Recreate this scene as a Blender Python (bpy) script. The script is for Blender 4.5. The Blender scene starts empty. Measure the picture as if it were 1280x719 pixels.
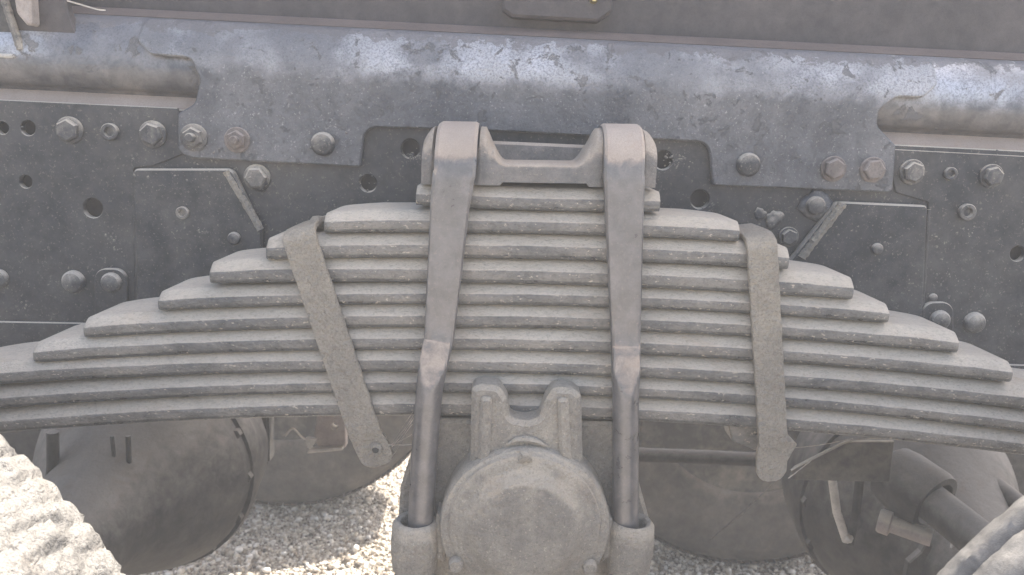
import bpy, bmesh, math, random
import numpy as np
from mathutils import Vector, Matrix

random.seed(7)
rng = np.random.default_rng(7)
sc = bpy.context.scene
COL = sc.collection
R = math.radians

# ------------------------------------------------------------------ camera
F = 1000.0                       # focal length in photo pixels (photo 1280 x 719)
CAM = Vector((0.0, -0.8, 1.115)) # front face of the spring is the plane y = 0
yc = Vector((0.0, 0.1955, -1.0)).normalized()
xc = Vector((1.0, -0.049, 0.0)); xc = (xc - xc.dot(yc) * yc).normalized()
zc = xc.cross(yc)
M = Matrix((xc, yc, zc)).transposed()     # world -> camera
Rw = M.transposed()                       # camera -> world
cam_d = bpy.data.cameras.new('camera'); cam = bpy.data.objects.new('camera', cam_d); COL.objects.link(cam)
cam.matrix_world = Matrix.Translation(CAM) @ Rw.to_4x4()
cam_d.sensor_width = 36; cam_d.lens = 36 * F / 1280
cam_d.clip_start = 0.02; cam_d.clip_end = 400
cam_d.dof.use_dof = True; cam_d.dof.focus_distance = 0.84; cam_d.dof.aperture_fstop = 28.1 / 2.8
sc.camera = cam

# ------------------------------------------------------------------ light
SUN = Vector((0.40, 0.36, 0.84)).normalized()
w = bpy.data.worlds.new('World'); sc.world = w; w.use_nodes = True
nt = w.node_tree; nt.nodes.clear()
sky = nt.nodes.new('ShaderNodeTexSky'); sky.sky_type = 'NISHITA'; sky.sun_disc = False
sky.sun_elevation = math.asin(SUN.z); sky.sun_rotation = math.atan2(SUN.x, SUN.y)
sky.dust_density = 4.0; sky.air_density = 1.0; sky.ozone_density = 1.0
bg = nt.nodes.new('ShaderNodeBackground'); bg.inputs[1].default_value = 0.15
ow = nt.nodes.new('ShaderNodeOutputWorld')
nt.links.new(sky.outputs[0], bg.inputs[0]); nt.links.new(bg.outputs[0], ow.inputs[0])
sl = bpy.data.lights.new('sun', 'SUN'); sl.energy = 4.5; sl.angle = R(0.53); sl.color = (1.0, 0.95, 0.88)
so = bpy.data.objects.new('sun', sl); COL.objects.link(so)
so.rotation_euler = SUN.to_track_quat('Z', 'Y').to_euler()
sc.view_settings.view_transform = 'Standard'; sc.view_settings.look = 'None'
sc.view_settings.gamma = 1.0; sc.view_settings.exposure = 1.55
sc.render.engine = 'CYCLES'
sc.cycles.max_bounces = 8; sc.cycles.diffuse_bounces = 4; sc.cycles.glossy_bounces = 3
sc.cycles.volume_bounces = 1; sc.cycles.use_denoising = True

def V(px, py, Y=0.0):
    """point of the plane y = Y seen at photo pixel (px, py)"""
    d = Rw @ Vector(((px - 640) / F, -(py - 359.5) / F, -1.0))
    t = (Y - CAM.y) / d.y
    return CAM + d * t
def xz(px, py, Y=0.0):
    p = V(px, py, Y); return (p.x, p.z)

# ------------------------------------------------------------------ materials
def N(nt, kind, **kw):
    n = nt.nodes.new(kind)
    for k, v in kw.items():
        setattr(n, k, v)
    return n
def mathn(nt, op, a, b=None, clamp=False):
    n = N(nt, 'ShaderNodeMath', operation=op, use_clamp=clamp)
    for i, v in enumerate((a, b)):
        if v is None: continue
        if isinstance(v, (int, float)): n.inputs[i].default_value = v
        else: nt.links.new(v, n.inputs[i])
    return n.outputs[0]
def ramp(nt, v, lo, hi, a=0.0, b=1.0):
    n = N(nt, 'ShaderNodeMapRange'); n.interpolation_type = 'SMOOTHSTEP'
    nt.links.new(v, n.inputs[0])
    for i, x in zip((1, 2, 3, 4), (lo, hi, a, b)): n.inputs[i].default_value = x
    return n.outputs[0]
def noise(nt, vec, scale, detail=4, rough=0.55, dist=0.0):
    n = N(nt, 'ShaderNodeTexNoise'); nt.links.new(vec, n.inputs['Vector'])
    n.inputs['Scale'].default_value = scale; n.inputs['Detail'].default_value = detail
    n.inputs['Roughness'].default_value = rough; n.inputs['Distortion'].default_value = dist
    return n.outputs['Fac']
def mixc(nt, f, a, b):
    n = N(nt, 'ShaderNodeMix', data_type='RGBA')
    if isinstance(f, (int, float)): n.inputs[0].default_value = f
    else: nt.links.new(f, n.inputs[0])
    for i, v in ((6, a), (7, b)):
        if isinstance(v, tuple): n.inputs[i].default_value = (*v, 1)
        else: nt.links.new(v, n.inputs[i])
    return n.outputs[2]

DUST = (0.56, 0.49, 0.395)
def dusty(name, base, dust=DUST, up=(0.15, 0.75), film=0.15, blotch=0.5, rough=0.45, metal=0.0,
          spec=0.5, bump=(160, 0.25), fine=(900, 0.15), patch=None, painted_sheen=None, patchcol=None, pit=0.3, under=0.0, speck=0.0, stretch=(1, 1, 1), vari=0.25, bdist=0.002):
    """painted or forged metal under road dust: the dust lies where the surface faces up, in blotches and in speckles"""
    m = bpy.data.materials.new(name); m.use_nodes = True
    t = m.node_tree; b = t.nodes['Principled BSDF']; L = t.links
    geo = N(t, 'ShaderNodeNewGeometry'); pos = geo.outputs['Position']
    mp = N(t, 'ShaderNodeMapping'); L.new(pos, mp.inputs[0]); mp.inputs['Scale'].default_value = stretch
    p = mp.outputs[0]
    sep = N(t, 'ShaderNodeSeparateXYZ'); L.new(geo.outputs['Normal'], sep.inputs[0])
    n1 = noise(t, p, 11, 7, 0.6); n2 = noise(t, p, bump[0], 5, 0.6); n3 = noise(t, p, fine[0], 3, 0.6)
    n4 = noise(t, p, 45, 6, 0.65, 0.3)
    upm = ramp(t, mathn(t, 'ADD', sep.outputs[2], mathn(t, 'MULTIPLY', mathn(t, 'SUBTRACT', n4, 0.5), 0.5)), up[0], up[1])
    bl = mathn(t, 'MULTIPLY', mathn(t, 'ADD', mathn(t, 'SUBTRACT', n1, 0.5), mathn(t, 'MULTIPLY', mathn(t, 'SUBTRACT', n4, 0.5), 0.6)), blotch * 2)
    k = mathn(t, 'ADD', mathn(t, 'ADD', upm, bl), film, clamp=True)
    if under: k = mathn(t, 'SUBTRACT', k, ramp(t, sep.outputs[2], -0.15, -0.6, 0, under), clamp=True)
    if speck:
        vo = ramp(t, noise(t, p, 330, 3, 0.7), 0.60, 0.68)
        k = mathn(t, 'ADD', k, mathn(t, 'MULTIPLY', vo, speck), clamp=True)
    if patch:       # flaked patches of dry mud with a ragged edge: (scale, threshold, strength)
        pt = ramp(t, noise(t, p, patch[0], 9, 0.68, 0.4), patch[1], patch[1] + 0.03)
        k = mathn(t, 'MAXIMUM', k, mathn(t, 'MULTIPLY', pt, patch[2]))
    hsv = tuple(c * (1 - vari) for c in base); hi = tuple(min(1, c * (1 + vari)) for c in base)
    cb = mixc(t, ramp(t, n4, 0.3, 0.7), hsv, hi)
    cd = mixc(t, ramp(t, n1, 0.3, 0.7), tuple(c * 0.86 for c in dust), tuple(min(1, c * 1.08) for c in dust))
    cd = mixc(t, ramp(t, noise(t, p, 24, 6, 0.65, 0.6), 0.52, 0.72, 0, 0.35), cd, tuple(c * q for c, q in zip(dust, (.80, .66, .55))))
    cd = mixc(t, ramp(t, n3, 0.35, 0.65, 0, 0.35), cd, tuple(c * 0.7 for c in dust))
    if patch and patchcol: cd = mixc(t, pt, cd, patchcol)
    pm = ramp(t, noise(t, p, 420, 5, 0.7, 0.2), 0.53, 0.62, 0, pit)      # dark pits and grime specks
    pm2 = ramp(t, noise(t, p, 130, 6, 0.7, 0.5), 0.50, 0.68, 0, pit * .8)
    pm = mathn(t, 'MAXIMUM', pm, pm2)
    cb = mixc(t, pm, cb, tuple(c * 0.35 for c in base)); cd = mixc(t, pm, cd, tuple(c * 0.55 for c in dust))
    L.new(mixc(t, k, cb, cd), b.inputs['Base Color'])
    rv = mathn(t, 'ADD', rough, mathn(t, 'MULTIPLY', mathn(t, 'SUBTRACT', n4, 0.5), 0.3))
    rm = N(t, 'ShaderNodeMix', data_type='FLOAT'); L.new(k, rm.inputs[0]); L.new(rv, rm.inputs[2]); rm.inputs[3].default_value = 0.96
    L.new(rm.outputs[0], b.inputs['Roughness'])
    if painted_sheen:       # highlight painted on the shoulder as a paler, smoother metallic band: (z from, z to, roughness, metal)
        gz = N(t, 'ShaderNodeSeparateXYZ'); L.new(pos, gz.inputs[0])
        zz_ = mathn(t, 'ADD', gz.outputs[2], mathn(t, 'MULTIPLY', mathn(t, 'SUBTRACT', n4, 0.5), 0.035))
        topm = ramp(t, mathn(t, 'ADD', gz.outputs[2], mathn(t, 'MULTIPLY', mathn(t, 'SUBTRACT', noise(t, p, 40, 9, 0.7, 0.3), 0.5), 0.07)), painted_sheen[1] + .0265, painted_sheen[1] + .030)
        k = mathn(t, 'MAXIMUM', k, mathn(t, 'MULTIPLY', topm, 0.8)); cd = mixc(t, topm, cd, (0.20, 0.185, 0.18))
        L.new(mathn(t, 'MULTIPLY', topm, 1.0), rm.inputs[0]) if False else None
        gm_ = mathn(t, 'MULTIPLY', mathn(t, 'MULTIPLY', ramp(t, zz_, painted_sheen[0], painted_sheen[1]), ramp(t, noise(t, p, 420, 5, 0.75), 0.36, 0.58, 0.35, 1.0)), mathn(t, 'SUBTRACT', 1.0, k))
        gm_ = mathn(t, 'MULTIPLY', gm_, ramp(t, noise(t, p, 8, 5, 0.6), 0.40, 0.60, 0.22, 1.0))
        rm2 = N(t, 'ShaderNodeMix', data_type='FLOAT'); L.new(gm_, rm2.inputs[0]); L.new(rm.outputs[0], rm2.inputs[2]); rm2.inputs[3].default_value = painted_sheen[2]
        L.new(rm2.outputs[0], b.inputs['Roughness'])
        L.new(mathn(t, 'ADD', mathn(t, 'MULTIPLY', mathn(t, 'SUBTRACT', 1.0, k), metal), mathn(t, 'MULTIPLY', gm_, painted_sheen[3] - metal)), b.inputs['Metallic'])
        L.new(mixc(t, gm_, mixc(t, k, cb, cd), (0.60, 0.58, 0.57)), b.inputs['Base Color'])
    elif metal:
        L.new(mathn(t, 'MULTIPLY', mathn(t, 'SUBTRACT', 1.0, k), metal), b.inputs['Metallic'])
    L.new(ramp(t, k, 0, 1, spec, 0.15), b.inputs['Specular IOR Level'])
    h = mathn(t, 'ADD', mathn(t, 'MULTIPLY', n2, bump[1]), mathn(t, 'MULTIPLY', n3, fine[1]))
    if patch: h = mathn(t, 'ADD', h, mathn(t, 'MULTIPLY', pt, 0.25))
    bp = N(t, 'ShaderNodeBump'); bp.inputs['Strength'].default_value = 1.0; bp.inputs['Distance'].default_value = bdist
    L.new(h, bp.inputs['Height']); L.new(bp.outputs[0], b.inputs['Normal'])
    return m
MAT = dict(
    web=dusty('web_paint', (0.020, 0.022, 0.028), film=0.07, blotch=0.16, rough=0.48, spec=0.4, bump=(60, 0.15), fine=(500, 0.08), speck=0.25),
    plate=dusty('reinforcement_paint', (0.065, 0.066, 0.073), dust=(0.36, 0.345, 0.33), up=(1.0, 1.4), film=0.20, blotch=0.5, rough=0.36, spec=1.0, metal=0.25,
                bump=(230, 0.55), fine=(900, 0.25), patch=(48, 0.585, 0.75), patchcol=(0.15, 0.147, 0.147), pit=.5, speck=0.8, painted_sheen=(1.158, 1.182, 0.30, 0.75), bdist=.003),
    rail=dusty('rail_paint', (0.075, 0.073, 0.079), up=(0.75, 1.1), film=0.12, blotch=0.35, rough=0.36, spec=0.9, metal=0.25, bump=(120, 0.3), fine=(700, 0.15), patch=(34, 0.60, 0.8), patchcol=(0.16, 0.155, 0.155), painted_sheen=(1.160, 1.185, 0.32, 0.6)),
    ledge=dusty('dusty_ledge', (0.20, 0.17, 0.15), dust=(0.42, 0.335, 0.27), film=0.85, blotch=0.3),
    brown=dusty('brown_ledge', (0.16, 0.12, 0.10), dust=(0.25, 0.19, 0.155), film=0.6, blotch=0.4, up=(0.9, 1.5)),
    sub=dusty('subframe_paint', (0.045, 0.038, 0.038), dust=(0.40, 0.34, 0.31), film=0.08, blotch=0.12, rough=0.6, bump=(40, 0.2)),
    gusset=dusty('gusset_paint', (0.022, 0.024, 0.029), film=0.05, blotch=0.2, rough=0.5, spec=.4, speck=0.35, bump=(70, 0.2)),
    bolt=dusty('bolt_steel', (0.05, 0.05, 0.053), film=0.08, blotch=0.6, pit=.6, rough=0.45, up=(-0.1, 0.6), bump=(260, 0.6), speck=0.4),
    rust=dusty('rusty_nut', (0.10, 0.08, 0.072), pit=.6, dust=(0.36, 0.31, 0.27), film=0.3, blotch=0.5, up=(-0.1, 0.6), bump=(260, 0.6)),
    leaf=dusty('leaf_steel', (0.12, 0.12, 0.118), film=0.20, blotch=0.55, under=.6, rough=0.30, spec=1.0, metal=0.6, up=(0.25, 0.55), stretch=(0.5, 1, 1),
               bump=(200, 0.7), fine=(800, 0.4), speck=0.8, pit=.5, bdist=.0022),
    strap=dusty('strap_steel', (0.22, 0.21, 0.20), pit=.5, film=0.80, blotch=0.35, rough=0.6, up=(0.2, 0.7), bump=(170, 2.0), fine=(480, 0.8), speck=0.5, bdist=0.007),
    ubolt=dusty('ubolt_steel', (0.125, 0.12, 0.12), dust=(0.42, 0.35, 0.29), pit=.15, film=0.08, blotch=0.2, rough=0.30, spec=1.0, metal=0.3, up=(0.10, 0.30), bump=(90, 0.12), fine=(800, 0.12), speck=0.25),
    cast=dusty('cast_iron', (0.15, 0.148, 0.14), pit=.45, film=0.52, blotch=0.40, rough=0.6, up=(0.0, 0.6), bump=(210, 1.2), fine=(700, 0.5), speck=0.5, bdist=0.005),
    saddle=dusty('saddle_iron', (0.12, 0.12, 0.12), dust=(0.42, 0.355, 0.285), film=0.2, blotch=0.45, rough=0.5, up=(0.1, 0.55), bump=(200, 0.7), fine=(700, 0.3), speck=0.5),
    dark=dusty('dark_steel', (0.03, 0.029, 0.028), film=0.06, blotch=0.4, rough=0.6, up=(0.1, 0.9)),
    axle=dusty('axle_iron', (0.03, 0.028, 0.026), dust=(0.28, 0.255, 0.225), film=0.08, blotch=0.3, rough=0.75, spec=.25, up=(0.0, 0.9), bump=(80, 0.6)),
    pink=dusty('primer_metal', (0.26, 0.21, 0.20), film=0.3, blotch=0.3, rough=0.6),
    rubber=dusty('tyre_rubber', (0.03, 0.028, 0.027), dust=(0.28, 0.245, 0.205), film=0.22, blotch=0.4, rough=0.8, up=(0.3, 1.0), bump=(70, 0.8), fine=(300, 0.5)),
    rubber_grey=dusty('worn_rubber', (0.07, 0.067, 0.064), dust=(0.40, 0.37, 0.33), film=0.35, blotch=0.5, rough=0.7, up=(0.3, 1.2), bump=(90, 0.6)),
    rubber_lit=dusty('pale_mud_rubber', (0.08, 0.075, 0.07), dust=(0.32, 0.30, 0.27), film=0.40, pit=.85, blotch=0.8, rough=0.8, up=(0.2, 1.0), bump=(60, 1.2), fine=(260, 0.8), bdist=0.006),
    brass=dusty('brass', (0.62, 0.50, 0.22), film=0.0, blotch=0.1, rough=0.3, metal=0.9),
    plain=dusty('bare_steel', (0.5, 0.48, 0.45), film=0.2, blotch=0.3, rough=0.35, metal=0.6),
)

# ------------------------------------------------------------------ object helpers
def mesh(name, verts, faces, mat, parent=None, sharp=38, recalc=True, flat=False):
    me = bpy.data.meshes.new(name)
    me.from_pydata([tuple(v) for v in verts], [], faces); me.validate()
    if recalc:
        bm = bmesh.new(); bm.from_mesh(me); bmesh.ops.remove_doubles(bm, verts=bm.verts, dist=1e-6)
        bmesh.ops.recalc_face_normals(bm, faces=bm.faces); bm.to_mesh(me); bm.free()
    if not flat:
        me.shade_smooth(); me.set_sharp_from_angle(angle=R(sharp))
    if mat: me.materials.append(mat)
    o = bpy.data.objects.new(name, me); COL.objects.link(o)
    if parent is not None: o.parent = parent
    return o
def bmobj(name, bm, mat, parent=None, sharp=38):
    me = bpy.data.meshes.new(name); bmesh.ops.recalc_face_normals(bm, faces=bm.faces); bm.to_mesh(me); bm.free()
    me.shade_smooth(); me.set_sharp_from_angle(angle=R(sharp)); me.materials.append(mat)
    o = bpy.data.objects.new(name, me); COL.objects.link(o)
    if parent is not None: o.parent = parent
    return o
def thing(name, label, cat, group=None):
    o = bpy.data.objects.new(name, None); COL.objects.link(o); o.empty_display_size = 0.05
    o['label'] = label; o['category'] = cat
    if group: o['group'] = group
    return o
def tag(o, label, cat, group=None):
    o['label'] = label; o['category'] = cat
    if group: o['group'] = group
    return o
def rounded(pts, Y, seg=6):
    """pts: (px, py[, radius in metres]) traced on the plane y=Y -> rounded loop in world x, z"""
    P = [(*xz(p[0], p[1], Y), (p[2] if len(p) > 2 else 0.0)) for p in pts]
    out = []; n = len(P)
    for i in range(n):
        a = np.array(P[i - 1][:2]); b = np.array(P[i][:2]); c = np.array(P[(i + 1) % n][:2]); r = P[i][2]
        if r <= 0: out.append(tuple(b)); continue
        u = (a - b) / np.linalg.norm(a - b); v = (c - b) / np.linalg.norm(c - b)
        ang = math.acos(max(-1, min(1, float(u @ v)))); d = r / math.tan(ang / 2)
        d = min(d, 0.49 * np.linalg.norm(a - b), 0.49 * np.linalg.norm(c - b)); r = d * math.tan(ang / 2)
        cen = b + (u + v) / np.linalg.norm(u + v) * (r / math.sin(ang / 2))
        p0 = b + u * d - cen; p1 = b + v * d - cen
        a0 = math.atan2(p0[1], p0[0]); a1 = math.atan2(p1[1], p1[0]); da = (a1 - a0 + math.pi) % (2 * math.pi) - math.pi
        for k in range(seg + 1):
            t = a0 + da * k / seg; out.append((cen[0] + r * math.cos(t), cen[1] + r * math.sin(t)))
    return out
def area(l): return 0.5 * sum(l[i - 1][0] * l[i][1] - l[i][0] * l[i - 1][1] for i in range(len(l)))
def circ(cx, cz, r, n=20): return [(cx + r * math.cos(2 * math.pi * k / n), cz + r * math.sin(2 * math.pi * k / n)) for k in range(n)]
def offset(loop, d):
    n = len(loop); out = []
    for i in range(n):
        a = np.array(loop[i - 1]); b = np.array(loop[i]); c = np.array(loop[(i + 1) % n])
        e1 = (b - a) / (np.linalg.norm(b - a) + 1e-12); e2 = (c - b) / (np.linalg.norm(c - b) + 1e-12)
        n1 = np.array((-e1[1], e1[0])); n2 = np.array((-e2[1], e2[0])); m = n1 + n2
        m = m / max(np.linalg.norm(m), 1e-6); k = 1 / max(0.5, float(m @ n1))
        out.append(tuple(b + m * d * k))
    return out
def plate_bm(outer, Y, thick, bev=0.001, holes=(), back=True):
    """a plate in the x-z plane, front at y=Y, with bevelled front edges and real holes"""
    bm = bmesh.new(); loops = []
    o = outer if area(outer) > 0 else outer[::-1]
    loops.append(o)
    for h in holes: loops.append(h[::-1] if area(h) > 0 else h)
    fe = []; be = []
    for l in loops:
        fr = offset(l, bev)
        A = [bm.verts.new((x, Y, z)) for x, z in fr]
        B = [bm.verts.new((x, Y + bev, z)) for x, z in l]
        Cc = [bm.verts.new((x, Y + thick, z)) for x, z in l]
        n = len(l)
        for i in range(n):
            j = (i + 1) % n
            bm.faces.new((A[i], A[j], B[j], B[i])); bm.faces.new((B[i], B[j], Cc[j], Cc[i]))
        bm.edges.ensure_lookup_table()
        for i in range(n):
            fe.append(bm.edges.get((A[i], A[(i + 1) % n]))); be.append(bm.edges.get((Cc[i], Cc[(i + 1) % n])))
    bmesh.ops.triangle_fill(bm, use_beauty=True, use_dissolve=False, edges=fe)
    if back: bmesh.ops.triangle_fill(bm, use_beauty=True, use_dissolve=False, edges=be)
    return bm
def plate(name, pts, Y, thick, mat, parent, bev=0.001, holes=(), seg=6, world=False):
    o = pts if world else rounded(pts, Y, seg)
    hs = [circ(*xz(h[0], h[1], Y), h[2]) for h in holes]
    return bmobj(name, plate_bm(o, Y, thick, bev, hs), mat, parent)
def lathe(name, prof, mat, parent=None, n=48, axis='y', at=(0, 0, 0), jit=0.0):
    """prof: (radius, offset along the axis)"""
    vs = []; fs = []; m = len(prof)
    for k in range(n):
        a = 2 * math.pi * k / n
        for r, h in prof:
            rr = r * (1 + jit * math.sin(5 * a + 1) * math.cos(3 * a)) if r > 0 else 0
            c, s = rr * math.cos(a), rr * math.sin(a)
            v = (c, h, s) if axis == 'y' else ((c, s, h) if axis == 'z' else (h, c, s))
            vs.append((v[0] + at[0], v[1] + at[1], v[2] + at[2]))
    for k in range(n):
        for i in range(m - 1):
            a0 = k * m + i; b0 = ((k + 1) % n) * m + i
            fs.append((a0, a0 + 1, b0 + 1, b0))
    return mesh(name, vs, fs, mat, parent, sharp=35)
def sweep(name, sections, mat, parent=None, caps=True, sharp=35, closed=True):
    vs = []; fs = []; n = len(sections[0])
    for s in sections: vs += [tuple(p) for p in s]
    for i in range(len(sections) - 1):
        for j in range(n if closed else n - 1):
            k = (j + 1) % n
            fs.append((i * n + j, i * n + k, (i + 1) * n + k, (i + 1) * n + j))
    if caps and closed:
        fs.append(tuple(range(n))[::-1]); fs.append(tuple((len(sections) - 1) * n + j for j in range(n)))
    return mesh(name, vs, fs, mat, parent, sharp=sharp)
def tube(name, pts, r, mat, parent=None, n=14, radii=None):
    P = [Vector(p) for p in pts]; secs = []; up = None
    for i, p in enumerate(P):
        t = (P[min(i + 1, len(P) - 1)] - P[max(i - 1, 0)]).normalized()
        if up is None: up = t.orthogonal().normalized()
        u = (up - up.dot(t) * t).normalized(); up = u; v = t.cross(u)
        rr = radii[i] if radii else r
        secs.append([p + rr * (math.cos(2 * math.pi * k / n) * u + math.sin(2 * math.pi * k / n) * v) for k in range(n)])
    return sweep(name, secs, mat, parent)
def spline(pts, n):
    P = [Vector(p) for p in pts]; out = []
    for i in range(len(P) - 1):
        p0 = P[max(i - 1, 0)]; p1 = P[i]; p2 = P[i + 1]; p3 = P[min(i + 2, len(P) - 1)]
        for k in range(n):
            t = k / n
            out.append(0.5 * ((2 * p1) + (p2 - p0) * t + (2 * p0 - 5 * p1 + 4 * p2 - p3) * t * t + (3 * p1 - p0 - 3 * p2 + p3) * t ** 3))
    out.append(P[-1]); return out

# ================================================================== ground
gm = bpy.data.materials.new('gravel_ground'); gm.use_nodes = True
t = gm.node_tree; b = t.nodes['Principled BSDF']; pos = N(t, 'ShaderNodeNewGeometry').outputs['Position']
vor = N(t, 'ShaderNodeTexVoronoi'); t.links.new(pos, vor.inputs['Vector']); vor.inputs['Scale'].default_value = 95
sepc = N(t, 'ShaderNodeSeparateColor'); t.links.new(vor.outputs['Color'], sepc.inputs[0])
c0 = mixc(t, sepc.outputs[0], (0.24, 0.20, 0.16), (0.50, 0.45, 0.38))
c1 = mixc(t, ramp(t, noise(t, pos, 1.5, 6), 0.4, 0.65), c0, (0.46, 0.40, 0.33))
t.links.new(c1, b.inputs['Base Color']); b.inputs['Roughness'].default_value = 0.9
bp = N(t, 'ShaderNodeBump'); bp.inputs['Distance'].default_value = 0.006
t.links.new(vor.outputs['Distance'], bp.inputs['Height']); bp.invert = True; t.links.new(bp.outputs[0], b.inputs['Normal'])
g = mesh('ground', [(-14, -14, 0), (14, -14, 0), (14, 14, 0), (-14, 14, 0)], [(0, 1, 2, 3)], gm, flat=True)
g['kind'] = 'structure'

# loose gravel: individual small stones over the ground that is in view
sm = bpy.data.materials.new('gravel_stone'); sm.use_nodes = True
t = sm.node_tree; b = t.nodes['Principled BSDF']
at = N(t, 'ShaderNodeAttribute'); at.attribute_name = 'tint'; at.attribute_type = 'GEOMETRY'
cr = N(t, 'ShaderNodeValToRGB'); t.links.new(at.outputs['Fac'], cr.inputs[0])
el = cr.color_ramp.elements
el[0].position = 0; el[0].color = (0.07, 0.058, 0.045, 1); el[1].position = 1; el[1].color = (0.88, 0.84, 0.78, 1)
for p_, c_ in ((0.15, (0.22, 0.175, 0.13, 1)), (0.32, (0.55, 0.48, 0.38, 1)), (0.6, (0.72, 0.66, 0.57, 1))):
    e = el.new(p_); e.color = c_
pos = N(t, 'ShaderNodeNewGeometry').outputs['Position']
t.links.new(mixc(t, ramp(t, noise(t, pos, 300, 3), 0.4, 0.7, 0, 0.3), cr.outputs[0], (0.5, 0.44, 0.36)), b.inputs['Base Color'])
b.inputs['Roughness'].default_value = 0.85
ico = bmesh.new(); bmesh.ops.create_icosphere(ico, subdivisions=1, radius=1.0)
iv = np.array([v.co[:] for v in ico.verts]); itf = np.array([[v.index for v in f.verts] for f in ico.faces]); ico.free()
NS = 90000
xs = rng.uniform(-1.1, 1.0, NS); ys = rng.uniform(0.85, 2.2, NS)
sz = np.clip(rng.lognormal(math.log(0.0028), 0.48, NS), 0.002, 0.015)
ang = rng.uniform(0, 6.283, NS); sq = rng.uniform(0.5, 0.9, NS); el_ = rng.uniform(0.65, 1.0, NS)
jit = 1 + rng.uniform(-0.22, 0.22, (NS, 12))
L0 = iv[None] * jit[..., None] * sz[:, None, None]
L0[..., 1] *= el_[:, None]; L0[..., 2] *= sq[:, None]
ca, sa = np.cos(ang)[:, None], np.sin(ang)[:, None]
X = L0[..., 0] * ca - L0[..., 1] * sa + xs[:, None]; Yy = L0[..., 0] * sa + L0[..., 1] * ca + ys[:, None]
Z = L0[..., 2] + (sz * sq * rng.uniform(0.2, 1.6, NS))[:, None]
vv = np.stack([X, Yy, Z], -1).reshape(-1, 3); ff = (itf[None] + 12 * np.arange(NS)[:, None, None]).reshape(-1, 3)
me = bpy.data.meshes.new('gravel'); me.vertices.add(len(vv)); me.vertices.foreach_set('co', vv.ravel())
me.loops.add(ff.size); me.loops.foreach_set('vertex_index', ff.ravel().astype(np.int32))
me.polygons.add(len(ff)); me.polygons.foreach_set('loop_start', np.arange(0, ff.size, 3, dtype=np.int32))
me.update(calc_edges=True); me.validate()
ta = me.attributes.new('tint', 'FLOAT', 'POINT'); ta.data.foreach_set('value', np.repeat(rng.uniform(0, 1, NS), 12))
me.materials.append(sm)
go = bpy.data.objects.new('gravel', me); COL.objects.link(go)
tag(go, 'pale sunlit loose gravel on the ground under the truck', 'gravel'); go['kind'] = 'stuff'

# ================================================================== chassis rail
YW = 0.135                 # face of the side web
YP = 0.125                 # face of the reinforcement plate
frame = thing('chassis_rail', 'grey dusty steel truck chassis rail with bolted plates behind the leaf spring', 'chassis rail')
def zrow(y, Y=0.13): return V(640, y, Y).z
Z_WEB = zrow(157, YW); Z_L0 = zrow(155, YW); Z_L1 = zrow(138, 0.15); Z_R1 = zrow(108, YW)
Z_S0 = zrow(112, YP); Z_S1 = zrow(46, YP)
RS = (Z_S1 - Z_S0) / math.sin(R(44))
def shoulder(z):
    """how far the pressed shoulder has rolled back at height z"""
    if z <= Z_S0: return 0.0
    s = min(1.0, (z - Z_S0) / RS)
    s2 = min(s, math.sin(R(47)))
    back = RS * (1 - math.sqrt(1 - s2 * s2))
    if z > Z_S0 + RS * math.sin(R(47)): back += (z - (Z_S0 + RS * math.sin(R(47)))) * math.tan(R(60))
    return back
# upper rail: profile swept along x (front skin, thick)
prof = []
prof.append((0.160, Z_L0 - 0.004)); prof.append((0.152, Z_L1 - 0.001)); 
c_r = 0.013
zc_ = Z_L1 + 0.001
for k in range(9):        # rolled lower lip, convex towards the viewer
    a = -math.pi / 2 + k * (math.pi / 2) / 8
    prof.append((YW + 0.014 - 0.014 * math.cos(a), zc_ + 0.026 + 0.026 * math.sin(a)))
zz = np.linspace(Z_R1 + 0.004, Z_S1 + 0.004, 14)
for z in zz: prof.append((YW + shoulder(z), z))
ztop = Z_S1 + 0.006; ytop = YW + shoulder(ztop)
prof.append((ytop + 0.004, ztop + 0.001))
ysub = ytop + 0.024
prof.append((ysub + 0.01, ztop + 0.007))
prof.append((ysub + 0.01, ztop - 0.03)); prof.append((0.21, ztop - 0.03)); prof.append((0.21, Z_L0 - 0.004))
xsn = np.linspace(-0.95, 0.95, 40)
secs = [[(x, y, z) for y, z in prof] for x in xsn]
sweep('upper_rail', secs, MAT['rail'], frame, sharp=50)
# sloped dusty ledge between the upper rail and the web
secs = [[(x, YW + 0.0025, Z_WEB + 0.0005), (x, 0.155, Z_L1 - 0.002), (x, 0.159, Z_L1 - 0.004), (x, YW + 0.004, Z_WEB - 0.004)] for x in xsn]
sweep('dusty_ledge', secs, MAT['ledge'], frame)
# narrow ledge above the shoulder
secs = [[(x, ytop + 0.001, ztop + 0.0005), (x, ysub + 0.004, ztop + 0.012), (x, ysub + 0.002, ztop + 0.0), (x, ytop + 0.004, ztop)] for x in xsn]
sweep('top_ledge', secs, MAT['brown'], frame)
# side web with real bolt holes
web_h = [(35, 160, .0085), (32, 227, .0075), (116, 260, .0115), (3, 160, .007), (513, 186, .0105), (460, 229, .0095), (829, 200, .0105), (875, 249, .0105),
         (1272, 317, .009), (1187, 217, .007)]
zb = zrow(505, YW)
outer = [(-0.95, zb), (0.95, zb), (0.95, Z_WEB), (-0.95, Z_WEB)]
plate('side_web', outer, YW, 0.008, MAT['web'], frame, bev=0.0015, holes=web_h, world=True)
plate('inner_web', [(-0.95, zb + .001), (0.95, zb + .001), (0.95, Z_WEB - .01), (-0.95, Z_WEB - .01)], YW + 0.022, 0.004, MAT['sub'], frame, world=True)
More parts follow.
